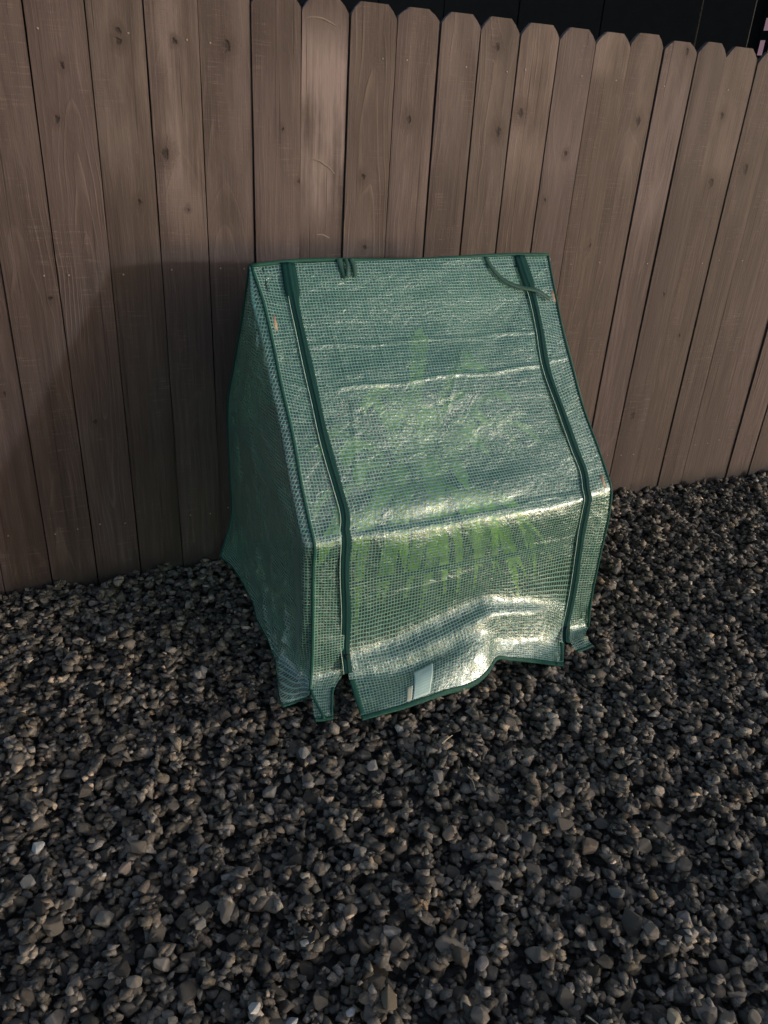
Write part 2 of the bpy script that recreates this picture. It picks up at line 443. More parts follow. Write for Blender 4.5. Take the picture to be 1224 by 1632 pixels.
cand = np.concatenate([cand[order], [(p[0], p[1]) for p in PALE]])
take = lambda a, b: np.concatenate([a[order], b])
size = take(size, np.array([p[2] for p in PALE])); bl = take(bl, np.full(npale, .82)); cl = take(cl, np.full(npale, .62))
yaw = take(yaw, rng.uniform(0, 6, npale)); tx = take(tx, rng.normal(0, .2, npale)); ty = take(ty, rng.normal(0, .2, npale))
rgb = np.concatenate([rgb[order], np.array([p[3] for p in PALE])])
n_st += npale
posz = np.zeros(n_st)
for i in range(n_st):
    a = size[i]; b = a * bl[i]; c = a * cl[i]
    ext = a + CELL
    i0 = int((cand[i, 0] - ext - GX0) / CELL); i1 = int((cand[i, 0] + ext - GX0) / CELL) + 1
    j0 = int((cand[i, 1] - ext - GY0) / CELL); j1 = int((cand[i, 1] + ext - GY0) / CELL) + 1
    i0 = max(i0, 0); j0 = max(j0, 0); i1 = min(i1, NX); j1 = min(j1, NY)
    if i1 <= i0 or j1 <= j0: continue
    gx = (GX0 + (np.arange(i0, i1) + .5) * CELL - cand[i, 0])[:, None]; gy = (GY0 + (np.arange(j0, j1) + .5) * CELL - cand[i, 1])[None]
    cy, sy = math.cos(yaw[i]), math.sin(yaw[i])
    q = ((cy * gx + sy * gy) / a) ** 2 + ((-sy * gx + cy * gy) / b) ** 2
    sub = H[i0:i1, j0:j1]
    msk = q < 1.0
    if not msk.any(): msk = q < q.min() + 1e-9
    hv = sub[msk]
    base = hv.mean() * .70 + hv.max() * .30 - .001
    base = min(base, .009 if cand[i, 1] < -.07 else .009 + .012 * (1 + math.sin(cand[i, 0] * 9) * math.sin(cand[i, 0] * 23 + 1)))
    posz[i] = base + c * .82
    top = posz[i] + c * .9 * np.sqrt(np.clip(1 - q, 0, 1))
    H[i0:i1, j0:j1] = np.where(msk, np.maximum(sub, top), sub)

def rotmats(yw, ax, ay):
    cz, sz = np.cos(yw), np.sin(yw); cx, sx = np.cos(ax), np.sin(ax); cy, sy = np.cos(ay), np.sin(ay)
    o = np.zeros_like(cz); l = np.ones_like(cz)
    Z = np.stack([np.stack([cz, -sz, o], -1), np.stack([sz, cz, o], -1), np.stack([o, o, l], -1)], -2)
    X = np.stack([np.stack([l, o, o], -1), np.stack([o, cx, -sx], -1), np.stack([o, sx, cx], -1)], -2)
    Y = np.stack([np.stack([cy, o, sy], -1), np.stack([o, l, o], -1), np.stack([-sy, o, cy], -1)], -2)
    return Z @ X @ Y
RM = rotmats(yaw, tx, ty)
dims = np.stack([size, size * bl, size * cl], -1)
# the largest-looking stones lying on top become single stones
_, SX, SY, SD = in_view(cand[:, 0], cand[:, 1])
ii = ((cand[:, 0] - GX0) / CELL).astype(int).clip(0, NX - 1); jj = ((cand[:, 1] - GY0) / CELL).astype(int).clip(0, NY - 1)
exposed = (posz + size * cl * .95) > H[ii, jj] - .002
inside = (cand[:, 0] > .53) & (cand[:, 0] < 1.49) & (cand[:, 1] > -.88)
score = size * (1 + bl) / SD * (exposed & (SX > 0) & (SX < 1224) & (SY > 0) & (SY < 1632) & ~inside)
score[-npale:] += np.where((SX[-npale:] > 0) & (SX[-npale:] < 1224) & (SY[-npale:] < 1640), 10, 0)
big = np.argsort(-score)[:300]
is_big = np.zeros(n_st, bool); is_big[big] = True
shape_id = rng.integers(0, len(LIB), n_st)
vs, fs, cs = [], [], []
vo = 0
for s, (V, Fc) in enumerate(LIB):
    k = np.where((shape_id == s) & ~is_big)[0]
    if not len(k): continue
    W_ = np.einsum('nij,nvj->nvi', RM[k], V[None] * dims[k][:, None, :]) + np.concatenate([cand[k], posz[k][:, None]], 1)[:, None, :]
    vs.append(W_.reshape(-1, 3))
    fs.append((Fc[None] + (np.arange(len(k)) * len(V))[:, None, None] + vo).reshape(-1, 3))
    cs.append(np.repeat(rgb[k], len(Fc), 0))
    vo += len(k) * len(V)
vs = np.concatenate(vs).astype(np.float32); fs = np.concatenate(fs).astype(np.int32); cs = np.concatenate(cs)
me = bpy.data.meshes.new('gravel')
me.vertices.add(len(vs)); me.vertices.foreach_set('co', vs.ravel())
me.loops.add(fs.size); me.loops.foreach_set('vertex_index', fs.ravel())
me.polygons.add(len(fs)); me.polygons.foreach_set('loop_start', np.arange(0, fs.size, 3, dtype=np.int32))
me.update(calc_edges=True)
at = me.attributes.new('tone', 'FLOAT_COLOR', 'FACE')
at.data.foreach_set('color', np.concatenate([cs, np.ones((len(cs), 1))], 1).astype(np.float32).ravel())
gravel = tag(link('gravel', me, M_bed, ground), 'dark grey crushed stone gravel covering the ground', kind='stuff')

HI = []
for s in range(14):
    bm = hull_shape(15 + s % 5, 400 + s, 2.2 + (s % 4) * .6)
    bmesh.ops.bevel(bm, geom=bm.edges[:], offset=.07, segments=1, affect='EDGES', profile=.6)
    for q in bm.verts:
        q.co *= 1 + .06 * mnoise.noise(q.co * 3 + Vector((s * 3.1, 0, 0)))
    m2 = bpy.data.meshes.new('stone'); bm.to_mesh(m2); bm.free()
    Vv = np.array([v.co[:] for v in m2.vertices]); lo = Vv.min(0); hi = Vv.max(0)
    Vv = (Vv - (lo + hi) / 2) / ((hi - lo) / 2)
    m2.vertices.foreach_set('co', Vv.ravel()); m2.materials.append(M_stone); m2.update()
    HI.append(m2)
for k in big:
    o = link('stone', HI[int(rng.integers(0, len(HI)))], None, ground)
    M3 = Matrix(RM[k].tolist()).to_4x4()
    o.matrix_world = Matrix.Translation((float(cand[k, 0]), float(cand[k, 1]), float(posz[k]))) @ M3 @ Matrix.Diagonal((*map(float, dims[k]), 1))
    o.color = (*map(float, rgb[k]), 1)

# ------------------------------------------------------------------ fence
fence = tag(empty('picket_fence', (1.2, 0, 0)), 'brown stained dog-ear wooden picket fence behind the green mini greenhouse', 'fence')
LINES = [.084, .225, .367, .506, .646, .787, .927, 1.074, 1.213, 1.351, 1.491, 1.634, 1.776, 1.918, 2.058, 2.202, 2.336, 2.490]
left = [LINES[0] - .1405 * k for k in range(8, 0, -1)]
right = [LINES[-1] + .1405 * k for k in range(1, 13)]
EDGE = left + LINES + right
KN = [(.301, 1.58, .009), (.299, 1.555, .007), (.58, 1.569, .012), (.157, 1.493, .006), (.44, 1.568, .007), (.397, 1.299, .012), (.45, 1.157, .007), (.319, 1.174, .009),
      (.783, 1.237, .007), (.985, 1.256, .009), (.129, 1.371, .010), (.731, 1.377, .006), (.055, .917, .006), (.134, .544, .009), (.299, .91, .013), (.381, .931, .008),
      (.403, .623, .009), (.416, .291, .005), (.278, .388, .006), (1.414, 1.633, .009), (1.447, 1.401, .014), (1.128, 1.421, .010), (1.719, 1.347, .011), (1.521, 1.459, .011),
      (1.882, 1.052, .006), (2.003, 1.456, .010), (2.154, 1.677, .011), (2.378, 1.495, .010), (2.4, 1.27, .012), (2.548, 1.322, .011), (2.419, .691, .010), (2.28, .865, .006), (2.25, .366, .014), (1.66, 1.2, .008), (1.0, 1.05, .007)]
# pale heights from wear and lamp falloff put into the colour, reach, strength
WORN_FALLOFF = {7: (1.45, .35, .25), 9: (1.48, .35, .6), 10: (1.45, .45, .75), 11: (1.4, .5, .4), 12: (1.3, .4, .2), 13: (1.38, .34, 1.5), 14: (1.2, .6, .25), 15: (1.4, .4, .4), 16: (1.5, .3, .5), 17: (1.35, .5, .4),
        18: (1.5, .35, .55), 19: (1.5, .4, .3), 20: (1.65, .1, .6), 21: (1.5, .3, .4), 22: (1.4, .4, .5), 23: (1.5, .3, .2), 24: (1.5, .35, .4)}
def picket_mesh(wd, ht, seed):
    rs = random.Random(seed)
    h = wd / 2; t = .0155; ear = .030 + rs.uniform(-.004, .004); ey = .034 + rs.uniform(-.005, .006)
    out = [(-h, -.06), (h, -.06)]
    nz = 16
    prof = []
    for k in range(nz + 1):
        z = -.06 + (ht - ey + .06) * k / nz
        wv = .0012 * math.sin(z * 3.1 + seed) + rs.uniform(-.0005, .0005)
        prof.append((z, -h + wv, h + .0010 * math.sin(z * 2.3 + seed * 2.1) + rs.uniform(-.0005, .0005)))
    tw = rs.uniform(-.003, .003); cup = rs.uniform(-.0022, .0026); bow = rs.uniform(-.003, .003)
    def yy(x, z): return cup * (1 - (x / h) ** 2) + tw * (x / h) * (z / ht - .4) + bow * math.sin(math.pi * z / ht)
    nx = 6
    v = []; f = []
    rows = [(z, a, b) for z, a, b in prof] + [(ht - ey * .86, -h + ear * .06, h - ear * .05), (ht - ey * .42, -h + ear * .50, h - ear * .47), (ht - .0035, -h + ear * .95, h - ear * .93), (ht, -h + ear * 1.05, h - ear * 1.04)]
    for side in (0, 1):
        for z, a, b in rows:
            for k in range(nx + 1):
                s = k / nx; x = a + (b - a) * s
                e = .0014 if (k in (0, nx)) else 0
                v.append((x, (-t + e if side == 0 else 0.0 - e) + yy(x, z) if side == 0 else yy(x, z) - e * 0, z))
    m = len(rows); n = nx + 1
    for side in (0, 1):
        o = side * m * n
        for r in range(m - 1):
            for k in range(nx):
                q = (o + r * n + k, o + r * n + k + 1, o + (r + 1) * n + k + 1, o + (r + 1) * n + k)
                f.append(q if side == 0 else q[::-1])
    o = m * n
    for r in range(m - 1):
        f.append((r * n, (r + 1) * n, o + (r + 1) * n, o + r * n))
        f.append((r * n + nx, o + r * n + nx, o + (r + 1) * n + nx, (r + 1) * n + nx))
    for k in range(nx):
        f.append(((m - 1) * n + k, (m - 1) * n + k + 1, o + (m - 1) * n + k + 1, o + (m - 1) * n + k))
        f.append((k, o + k, o + k + 1, k + 1))
    return mesh_from('picket', v, f), yy, t
nv, nf = tube_vf([(0, -.0022, 0), (0, 0, 0), (0, .002, 0)], [.0020, .0027, .0026], 8)
nail_me = mesh_from('nail', nv, nf); nail_me.materials.append(M_nail)
rs = random.Random(3)
for i in range(len(EDGE) - 1):
    x0, x1 = EDGE[i], EDGE[i + 1]
    gap = rs.choice((.0026, .0030, .0034, .0040)) if x0 < .9 else rs.choice((.0038, .0046, .0052, .0060))
    wd = x1 - x0 - gap; cx = (x0 + x1) / 2
    ht = 1.71 + rs.uniform(-.006, .006)
    pm, yy, t = picket_mesh(wd, ht, i)
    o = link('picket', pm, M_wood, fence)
    o.location = (cx - 1.2, rs.uniform(-.0045, .0045), 0)
    o.rotation_euler = (0, rs.uniform(-.0012, .0012), rs.uniform(-.006, .006))
    o['pith'] = (rs.uniform(-.05, .05), rs.uniform(-.12, .16), rs.choice((-1, 1)) * rs.uniform(.012, .05))
    ks = [k for k in KN if x0 < k[0] < x1][:3]
    while len(ks) < 1 and rs.random() < .7: ks.append((cx + rs.uniform(-.04, .04), rs.uniform(.2, 1.5), rs.uniform(.005, .010)))
    for nm, k in zip(('knot_a', 'knot_b', 'knot_c'), ks + [(9., 9., 0.)] * 3):
        o[nm] = (k[0] - cx, k[1], k[2] * (.75 + .9 * ((k[0] * 37.7 + k[1] * 11.3) % 1.0))) if k[2] else (9.0, 9.0, 1e-5)
    o['figure'] = {7: .9, 8: 1.3, 9: .4, 12: .35, 13: .2, 14: 1.4, 15: .6, 16: .9, 17: .9}.get(i, rs.uniform(.2, .6))
    o['worn_falloff'] = tuple(map(float, WORN_FALLOFF.get(i, (1.4, .4, .12))))
    for zr in (1.572, .985, .186):
        for sx in (-.55, .5):
            if rs.random() < .4: continue
            nx_ = sx * wd / 2 + rs.uniform(-.006, .006); nz_ = zr + rs.uniform(-.008, .008)
            nl = link('nail', nail_me, None, o)
            nl.location = (nx_, -t + yy(nx_, nz_) - .0005, nz_)
    if i == 13:                     # torn, lifted grain across the worn board
        for arc in ([(.793, 1.651), (.815, 1.656), (.845, 1.655), (.875, 1.646), (.904, 1.632)], [(.797, 1.300), (.820, 1.300), (.846, 1.295), (.876, 1.278), (.906, 1.252)], [(.835, 1.088), (.86, 1.086), (.891, 1.074)]):
            pa = resample_([(a - cx, -t + yy(a - cx, b) + .0012, b) for a, b in arc], 16)
            rr_ = .0034 * np.sin(np.linspace(.12, math.pi - .12, 16))
            link('lifted_grain', mesh_from('lifted_grain', *tube_vf(pa, rr_, 7), True), M_raw, o)
for zr in (1.572, .985, .186):
    v, f = box_vf(EDGE[0] - 1.2, EDGE[-1] - 1.2, .006, .044, zr - .045, zr + .045)
    link('rail', mesh_from('rail', v, f), M_shed, fence)
for xe in EDGE[1:-1]:  # near-black boards added behind the joints to block sky light in the gaps
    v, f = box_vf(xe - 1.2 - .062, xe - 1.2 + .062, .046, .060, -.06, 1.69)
    link('gap_blocker', mesh_from('gap_blocker', v, f), M_shed, fence)
for xp in (.084, 2.49, 4.1):  # unseen posts; the first is set behind a joint to block sky light
    v, f = box_vf(xp - 1.2 - .045, xp - 1.2 + .045, .063, .152, -.06, 1.66)
    link('post', mesh_from('post', v, f), M_shed, fence)

# ------------------------------------------------------------------ dark outbuilding and far house beyond the fence
wn_dir = Vector((-.436, .9, 0)).normalized(); wn_n = Vector((-.9, -.436, 0)).normalized()
shed = tag(empty('board_wall', (3.043, .60, 0)), 'near black board wall rising behind the fence top', 'wall', kind='thing')
def wall_box(t0, t1, d0, d1, z0, z1):
    v = []
    for t in (t0, t1):
        for d in (d0, d1):
            for z in (z0, z1):
                p = wn_dir * t + wn_n * d
                v.append((p.x, p.y, z))
    return v, box_vf(0, 1, 0, 1, 0, 1)[1]
seams = [.0, .237, .72, 1.197, 1.68, 2.16, 2.64, 3.12, 3.6, 4.1, 4.6]
for k in range(len(seams) - 1):
    v, f = wall_box(seams[k] + .004, seams[k + 1] - .004, -.012, 0.0 + .003 * (k % 2), -.04, 3.0)
    link('wall_board', mesh_from('wall_board', v, f), M_shed, shed)
v, f = wall_box(.25, 4.6, -.06, -.034, -.04, 2.98)
link('backing', mesh_from('backing', v, f), M_trim, shed)

house = tag(empty('far_house', (4.6, 2.2, 0)), 'dark house far behind the right end of the fence with a dim mauve window', 'house')
v, f = wall_box(-1.2, 3.2, -3.0, 0.0, -.04, 3.4)
link('wall', mesh_from('wall', v, f), M_trim, house)
v, f = wall_box(-1.4, 3.4, -3.2, .3, 3.4, 3.6)
link('roof', mesh_from('roof', v, f), M_trim, house)
win = None
gpane = G('dim_mauve_lit_pane')
pe = gpane.n('ShaderNodeEmission', {'Color': (.32, .20, .25), 'Strength': .42})
pg = gpane.n('ShaderNodeBsdfGlossy', {'Roughness': .2, 'Color': (.05, .05, .05)})
M_pane = gpane.done(gpane.mixsh(.2, pe.outputs[0], pg.outputs[0]))
v, f = wall_box(-.62, -.125, .002, .02, 1.86, 2.24)
win = link('window', mesh_from('window', v, f), M_trim, house)
for (t0, t1, z0, z1) in ((-.56, -.142, 2.065, 2.135), (-.167, -.138, 1.925, 2.01), (-.56, -.20, 1.90, 2.01)):
    v, f = wall_box(t0, t1, .0215, .026, z0, z1)
    link('pane', mesh_from('pane', v, f), M_pane, win)

# ------------------------------------------------------------------ mini greenhouse
gh = tag(empty('mini_greenhouse', (1.0, -.42, 0)), 'small tent-shaped greenhouse with green mesh-reinforced plastic cover on the gravel', 'greenhouse')
GO = np.array([1.0, -.42, 0])

def herm(P, t, ts):
    """cubic through rows of P at parameters t, sampled at ts (non-uniform Catmull-Rom, softened)"""
    P = np.asarray(P, float); t = np.asarray(t, float)
    d = np.diff(P, axis=0) / np.diff(t)[(...,) + (None,) * (P.ndim - 1)]
    m = np.empty_like(P)
    m[0] = d[0]; m[-1] = d[-1]
    dt = np.diff(t)
    wL = dt[1:] / (dt[1:] + dt[:-1]); wR = 1 - wL
    sh = (slice(None),) + (None,) * (P.ndim - 1)
    m[1:-1] = wL[sh] * d[:-1] + wR[sh] * d[1:]
    k = np.clip(np.searchsorted(t, ts, 'right') - 1, 0, len(t) - 2)
    hh = dt[k]; s = (ts - t[k]) / hh
    s = s[sh]; hh = hh[sh]
    h00 = 2 * s ** 3 - 3 * s ** 2 + 1; h10 = s ** 3 - 2 * s ** 2 + s; h01 = -2 * s ** 3 + 3 * s ** 2; h11 = s ** 3 - s ** 2
    return h00 * P[k] + h10 * hh * m[k] + h01 * P[k + 1] + h11 * hh * m[k + 1]

def patch(ctrl, cell=.006):
    C = np.asarray(ctrl, float)
    tr = np.concatenate([[0], np.cumsum(np.linalg.norm(np.diff(C, axis=0), axis=2).mean(1))])
    tc = np.concatenate([[0], np.cumsum(np.linalg.norm(np.diff(C, axis=1), axis=2).mean(0))])
    nr = max(int(tr[-1] / cell), 4); nc = max(int(tc[-1] / cell), 3)
    A = herm(C, tr, np.linspace(0, tr[-1], nr + 1))
    B = herm(A.transpose(1, 0, 2), tc, np.linspace(0, tc[-1], nc + 1)).transpose(1, 0, 2)
    return B

def normals(Gd):
    du = np.gradient(Gd, axis=1); dv = np.gradient(Gd, axis=0)
    n = np.cross(dv, du)
    return n / (np.linalg.norm(n, axis=2)[..., None] + 1e-12)

def uvs_of(Gd):
    r = Gd.shape[0] // 2; c = Gd.shape[1] // 2
    v = np.concatenate([[0], np.cumsum(np.linalg.norm(np.diff(Gd[:, c], axis=0), axis=1))])
    u = np.concatenate([[0], np.cumsum(np.linalg.norm(np.diff(Gd[r], axis=0), axis=1))])
    return u, v

def crinkle(u, v, seed, amp):
    rs = np.random.default_rng(seed)
    Uu, Vv = np.meshgrid(u, v)
    h = np.zeros_like(Uu)
    for wl, a in ((.30, 1.6), (.17, 1.0), (.09, .5), (.05, .28), (.03, .15)):
        for _ in range(4):
            an = rs.uniform(0, math.pi); ph = rs.uniform(0, 6.28)
            wob = .25 * np.sin(Uu * 9 + rs.uniform(0, 6)) + .25 * np.sin(Vv * 8 + rs.uniform(0, 6))
            h += a * .5 * np.sin((Uu * math.cos(an) + Vv * math.sin(an)) * 6.283 / wl + ph + wob * 2)
    return h * amp

def crease(u, v, p, q, hgt, wid):
    Uu, Vv = np.meshgrid(u, v)
    p = np.array(p); q = np.array(q); d = q - p; L = np.linalg.norm(d); d /= L
    s = (Uu - p[0]) * d[0] + (Vv - p[1]) * d[1]; t = -(Uu - p[0]) * d[1] + (Vv - p[1]) * d[0]
    t = t + .004 * np.sin(s * 23)
    return hgt * np.exp(-np.abs(t / wid) ** 1.5) * np.clip(np.minimum(s, L - s) / .03, 0, 1)

def creases(u, v, seed, n, hmax, lmax, wid=.0035):
    rs_ = np.random.default_rng(seed)
    h = np.zeros((len(v), len(u)))
    for _ in range(n):
        p = np.array([rs_.uniform(u[0], u[-1]), rs_.uniform(v[0], v[-1])]); an = rs_.uniform(0, math.pi) if rs_.random() < .6 else rs_.choice([0.05, 1.5]) + rs_.uniform(-.15, .15)
        L = rs_.uniform(.3, 1) * lmax
        h += crease(u, v, p, p + np.array([math.cos(an), math.sin(an)]) * L, rs_.choice([-1, 1]) * rs_.uniform(.3, 1) * hmax, wid * rs_.uniform(.7, 1.6))
    return h

def sheet_mesh(name, Gd, uoff=0., voff=0., uv=None):
    nr, nc, _ = Gd.shape
    me = bpy.data.meshes.new(name)
    idx = np.arange(nr * nc).reshape(nr, nc)
    q = np.stack([idx[:-1, :-1], idx[1:, :-1], idx[1:, 1:], idx[:-1, 1:]], -1).reshape(-1, 4)
    me.from_pydata((Gd.reshape(-1, 3) - GO).tolist(), [], q.tolist())
    me.polygons.foreach_set('use_smooth', [True] * len(me.polygons))
    u, v = uv if uv is not None else uvs_of(Gd)
    if u.ndim == 1: Uu, Vv = np.meshgrid(u, v)
    else: Uu, Vv = u, v
    UV = np.stack([Uu + uoff, Vv + voff], -1).reshape(-1, 2)
    ul = me.uv_layers.new(name='UVMap')
    ul.data.foreach_set('uv', UV[q.ravel()].astype(np.float32).ravel())
    me.update()
    return me

def band_mesh(name, Gd, r0, r1, c0, c1, th=.0012, off=0.0):
    """a strip of tape folded over a stretch of sheet"""
    N = normals(Gd)
    g_ = Gd[r0:r1, c0:c1]; n_ = N[r0:r1, c0:c1]
    A = g_ + n_ * (off + th); B = g_ + n_ * (off - th)
    nr, nc, _ = A.shape
    v = np.concatenate([A.reshape(-1, 3), B.reshape(-1, 3)]) - GO
    ix = np.arange(nr * nc).reshape(nr, nc); o = nr * nc
    f = []
    for r in range(nr - 1):
        for c in range(nc - 1):
            f.append((ix[r, c], ix[r + 1, c], ix[r + 1, c + 1], ix[r, c + 1]))
            f.append((o + ix[r, c], o + ix[r, c + 1], o + ix[r + 1, c + 1], o + ix[r + 1, c]))
    for r in range(nr - 1):
        f.append((ix[r, 0], o + ix[r, 0], o + ix[r + 1, 0], ix[r + 1, 0])); f.append((ix[r, -1], ix[r + 1, -1], o + ix[r + 1, -1], o + ix[r, -1]))
    for c in range(nc - 1):
        f.append((ix[0, c], ix[0, c + 1], o + ix[0, c + 1], o + ix[0, c])); f.append((ix[-1, c], o + ix[-1, c], o + ix[-1, c + 1], ix[-1, c + 1]))
    m_ = mesh_from(name, v, f, True)
    u_, v_ = uvs_of(Gd)
    Uu, Vv = np.meshgrid(u_[c0:c1], v_[r0:r1])
    UV = np.tile(np.stack([Uu, Vv], -1).reshape(-1, 2), (2, 1))
    li = np.zeros(len(m_.loops), dtype=np.int32); m_.loops.foreach_get('vertex_index', li)
    m_.uv_layers.new(name='UVMap').data.foreach_set('uv', UV[li].astype(np.float32).ravel())
    return m_

def ribbon_mesh(name, path, nrm, wid, th=.0012, prof=None):
    """tape along a path; nrm gives the outward side; wid half width per point"""
    P = np.asarray(path, float); n = np.asarray(nrm, float)
    m = len(P)
    T = np.gradient(P, axis=0); T /= np.linalg.norm(T, axis=1)[:, None]
    n = np.broadcast_to(n, P.shape); n = n - T * (n * T).sum(1)[:, None]; n = n / np.linalg.norm(n, axis=1)[:, None]
    S = np.cross(n, T)
    wid = np.broadcast_to(np.asarray(wid, float), (m,))
    prof = prof or [(-1, 0), (-.5, .0006), (-.24, .0008), (-.16, .0022), (0, .0028), (.16, .0022), (.24, .0008), (.5, .0006), (1, 0)]
    ring = [(a, b + th) for a, b in prof] + [(a, b - th) for a, b in prof[::-1]]
    k = len(ring)
    v = []; f = []
    for i in range(m):
        for a, b in ring: v.append(P[i] + S[i] * wid[i] * a + n[i] * b - GO)
    for i in range(m - 1):
        for j in range(k):
            j2 = (j + 1) % k
            f.append((i * k + j, (i + 1) * k + j, (i + 1) * k + j2, i * k + j2))
    f.append(tuple(range(k))); f.append(tuple(range((m - 1) * k, m * k))[::-1])
    return mesh_from(name, v, f, True)

def resample(P, n):
    P = np.asarray(P, float)
    t = np.concatenate([[0], np.cumsum(np.linalg.norm(np.diff(P, axis=0), axis=1))])
    return herm(P, t, np.linspace(0, t[-1], n))

NSL = np.array([0, -.7751, .6319])
# seam lines from ridge to foot: left corner, left zipper, right zipper, right corner
Lc = np.array([(.5412,-.3691,1.0568),(.5530,-.4295,.9827),(.5564,-.4999,.8964),(.5562,-.5754,.8038),(.5595,-.6539,.7075),(.5563,-.7509,.5885),(.5571,-.8037,.5237),(.5579,-.8409,.4781),(.5585,-.8340,.4355),(.5594,-.8320,.2739),(.5595,-.8320,.1517),(.5572,-.8330,.0684)])
Zl = np.array([(.6393,-.3634,1.0638),(.6336,-.4415,.9680),(.6362,-.4973,.8996),(.6357,-.5935,.7816),(.6378,-.6590,.7012),(.6483,-.7586,.5791),(.6495,-.8041,.5232),(.6416,-.8371,.4827),(.6454,-.8340,.4340),(.6502,-.8320,.2534),(.6486,-.8320,.1498),(.6516,-.8330,.0641)])
Zr = np.array([(1.3580,-.3552,1.0739),(1.3658,-.4469,.9614),(1.3637,-.5002,.8961),(1.3502,-.5920,.7834),(1.3653,-.6773,.6788),(1.3784,-.7469,.5933),(1.3860,-.7905,.5399),(1.3756,-.8340,.4916),(1.3886,-.8345,.4444),(1.3833,-.8320,.2987),(1.3899,-.8320,.1303),(1.4071,-.8420,.0255)])
Rc = np.array([(1.4660,-.3560,1.0729),(1.4549,-.4437,.9653),(1.4467,-.5194,.8725),(1.4468,-.5764,.8025),(1.4476,-.6638,.6954),(1.4619,-.7408,.6009),(1.4682,-.7873,.5438),(1.4688,-.8240,.5010),(1.4713,-.8330,.4379),(1.4723,-.8320,.2824),(1.4744,-.8320,.1237),(1.4852,-.8330,.0168)])
FR = [0, .18, .372, .503, .545, .585, .68, .795, .9, 1.0]
def door_rows(i):
    return [Zl[i] * (1 - f) + Zr[i] * f for f in FR]
dc = []
sag = {1: -.004, 2: -.005, 3: .004, 4: -.006, 5: -.008}
for i in range(7):
    row = door_rows(i)
    a = sag.get(i, 0)
    dc.append([p + NSL * a * math.sin(math.pi * min(max(f, 0), 1)) for p, f in zip(row, FR)])
# soft double bend over the eave rail
def er(z_, y_, bulge):
    out = []
    for f in FR:
        k = min(1.0, math.sin(math.pi * f) * 2.2)
        ye = -.8345 if z_ < .48 else y_
        out.append(np.array([Zl[7][0] * (1 - f) + Zr[7][0] * f, ye * (1 - k) + y_ * k - bulge * math.sin(math.pi * f), z_ + (.006 + .008 * f)]))
    return out
dc[6] = [p + NSL * .004 * math.sin(math.pi * f) for p, f in zip(dc[6], FR)]
dc.append(er(.492, -.822, .001))
dc.append(er(.474, -.838, .004))
dc.append(er(.447, -.846, .004))
dc.append(er(.410, -.844, .003))
dc.append(door_rows(9))
dc.append([(.6571,-.8320,.1140),(.7890,-.8380,.1189),(.9305,-.8420,.1561),(1.0266,-.8450,.1854),(1.0539,-.8460,.1929),(1.0791,-.8480,.1972),(1.1553,-.8480,.1805),(1.2419,-.8460,.1647),(1.3152,-.8420,.1461),(1.3895,-.8340,.1132)])
dc.append([(.6566,-.8450,.0897),(.7892,-.8620,.0974),(.9290,-.8680,.1355),(1.0259,-.8680,.1685),(1.0538,-.8680,.1750),(1.0786,-.8670,.1795),(1.1519,-.8640,.1653),(1.2350,-.8600,.1507),(1.3059,-.8530,.1303),(1.3841,-.8400,.0834)])
dc.append([(.6554,-.8600,.0628),(.7927,-.8800,.0665),(.9333,-.8850,.1031),(1.0306,-.8850,.1356),(1.0603,-.8820,.1417),(1.0849,-.8780,.1462),(1.1530,-.8720,.1395),(1.2337,-.8680,.1272),(1.3006,-.8620,.1010),(1.3751,-.8500,.0452)])
dc.append([(.6512,-.9100,.0387),(.7848,-.9200,.0516),(.9201,-.9220,.0813),(1.0271,-.9180,.0942),(1.0609,-.9080,.1005),(1.0879,-.8940,.1016),(1.1508,-.8880,.0886),(1.2308,-.8880,.0667),(1.2862,-.8920,.0419),(1.3416,-.9000,.0250)])
dc.append([(.6446,-.9859,.0200),(.7575,-.9838,.0200),(.8864,-.9721,.0200),(1.0144,-.9565,.0200),(1.0500,-.9450,.0349),(1.0807,-.9250,.0499),(1.1373,-.9220,.0373),(1.2100,-.9350,.0200),(1.2480,-.9550,.0180),(1.2880,-.9750,.0170)])
DG = patch(dc, .0045)
u, v = uvs_of(DG)
hgt = crinkle(u, v, 4, .0011)
hgt += crease(u, v, (.0, .245), (.74, .235), .0030, .0045) + crease(u, v, (.05, .365), (.74, .345), .0042, .0050)
hgt += crease(u, v, (.075, .17), (.105, .36), .0022, .004) + crease(u, v, (.20, .12), (.23, .36), .0016, .004) + crease(u, v, (.47, .25), (.38, .45), .0018, .004)
hgt += crease(u, v, (.10, .40), (.06, .62), .0025, .006) + crease(u, v, (.30, .38), (.46, .55), -.0016, .005) + crease(u, v, (.55, .40), (.60, .60), .0016, .005)
hgt += crease(u, v, (.25, .75), (.72, .74), .0022, .005) + crease(u, v, (.1, .96), (.40, .93), .0030, .006) + crease(u, v, (.44, .885), (.73, .90), .0020, .004)
hgt += creases(u, v, 31, 46, .0019, .16)
hgt *= np.clip(np.minimum(np.arange(DG.shape[0]), 8) / 8, .15, 1)[:, None] * np.clip(np.minimum(np.arange(DG.shape[1]), DG.shape[1] - 1 - np.arange(DG.shape[1])) / 5, .1, 1)[None]
DG = DG + normals(DG) * hgt[..., None]
DG[..., 2] = np.maximum(DG[..., 2], .014)
door = link('door_panel', sheet_mesh('door_panel', DG), M_film, gh)
door['label'] = 'wide glossy roll-up door panel between the two zippers'
nR, nC = DG.shape[:2]
link('hem_binding', band_mesh('hem_binding', DG, nR - 4, nR, 0, nC, .0016), M_bind, door)
lo_r = int(nR * .905)
link('edge_binding', band_mesh('edge_binding', DG, lo_r, nR - 4, 0, 4, .0016), M_bind, door)
link('edge_binding', band_mesh('edge_binding', DG, int(nR * .93), nR - 4, nC - 4, nC, .0016), M_bind, door)
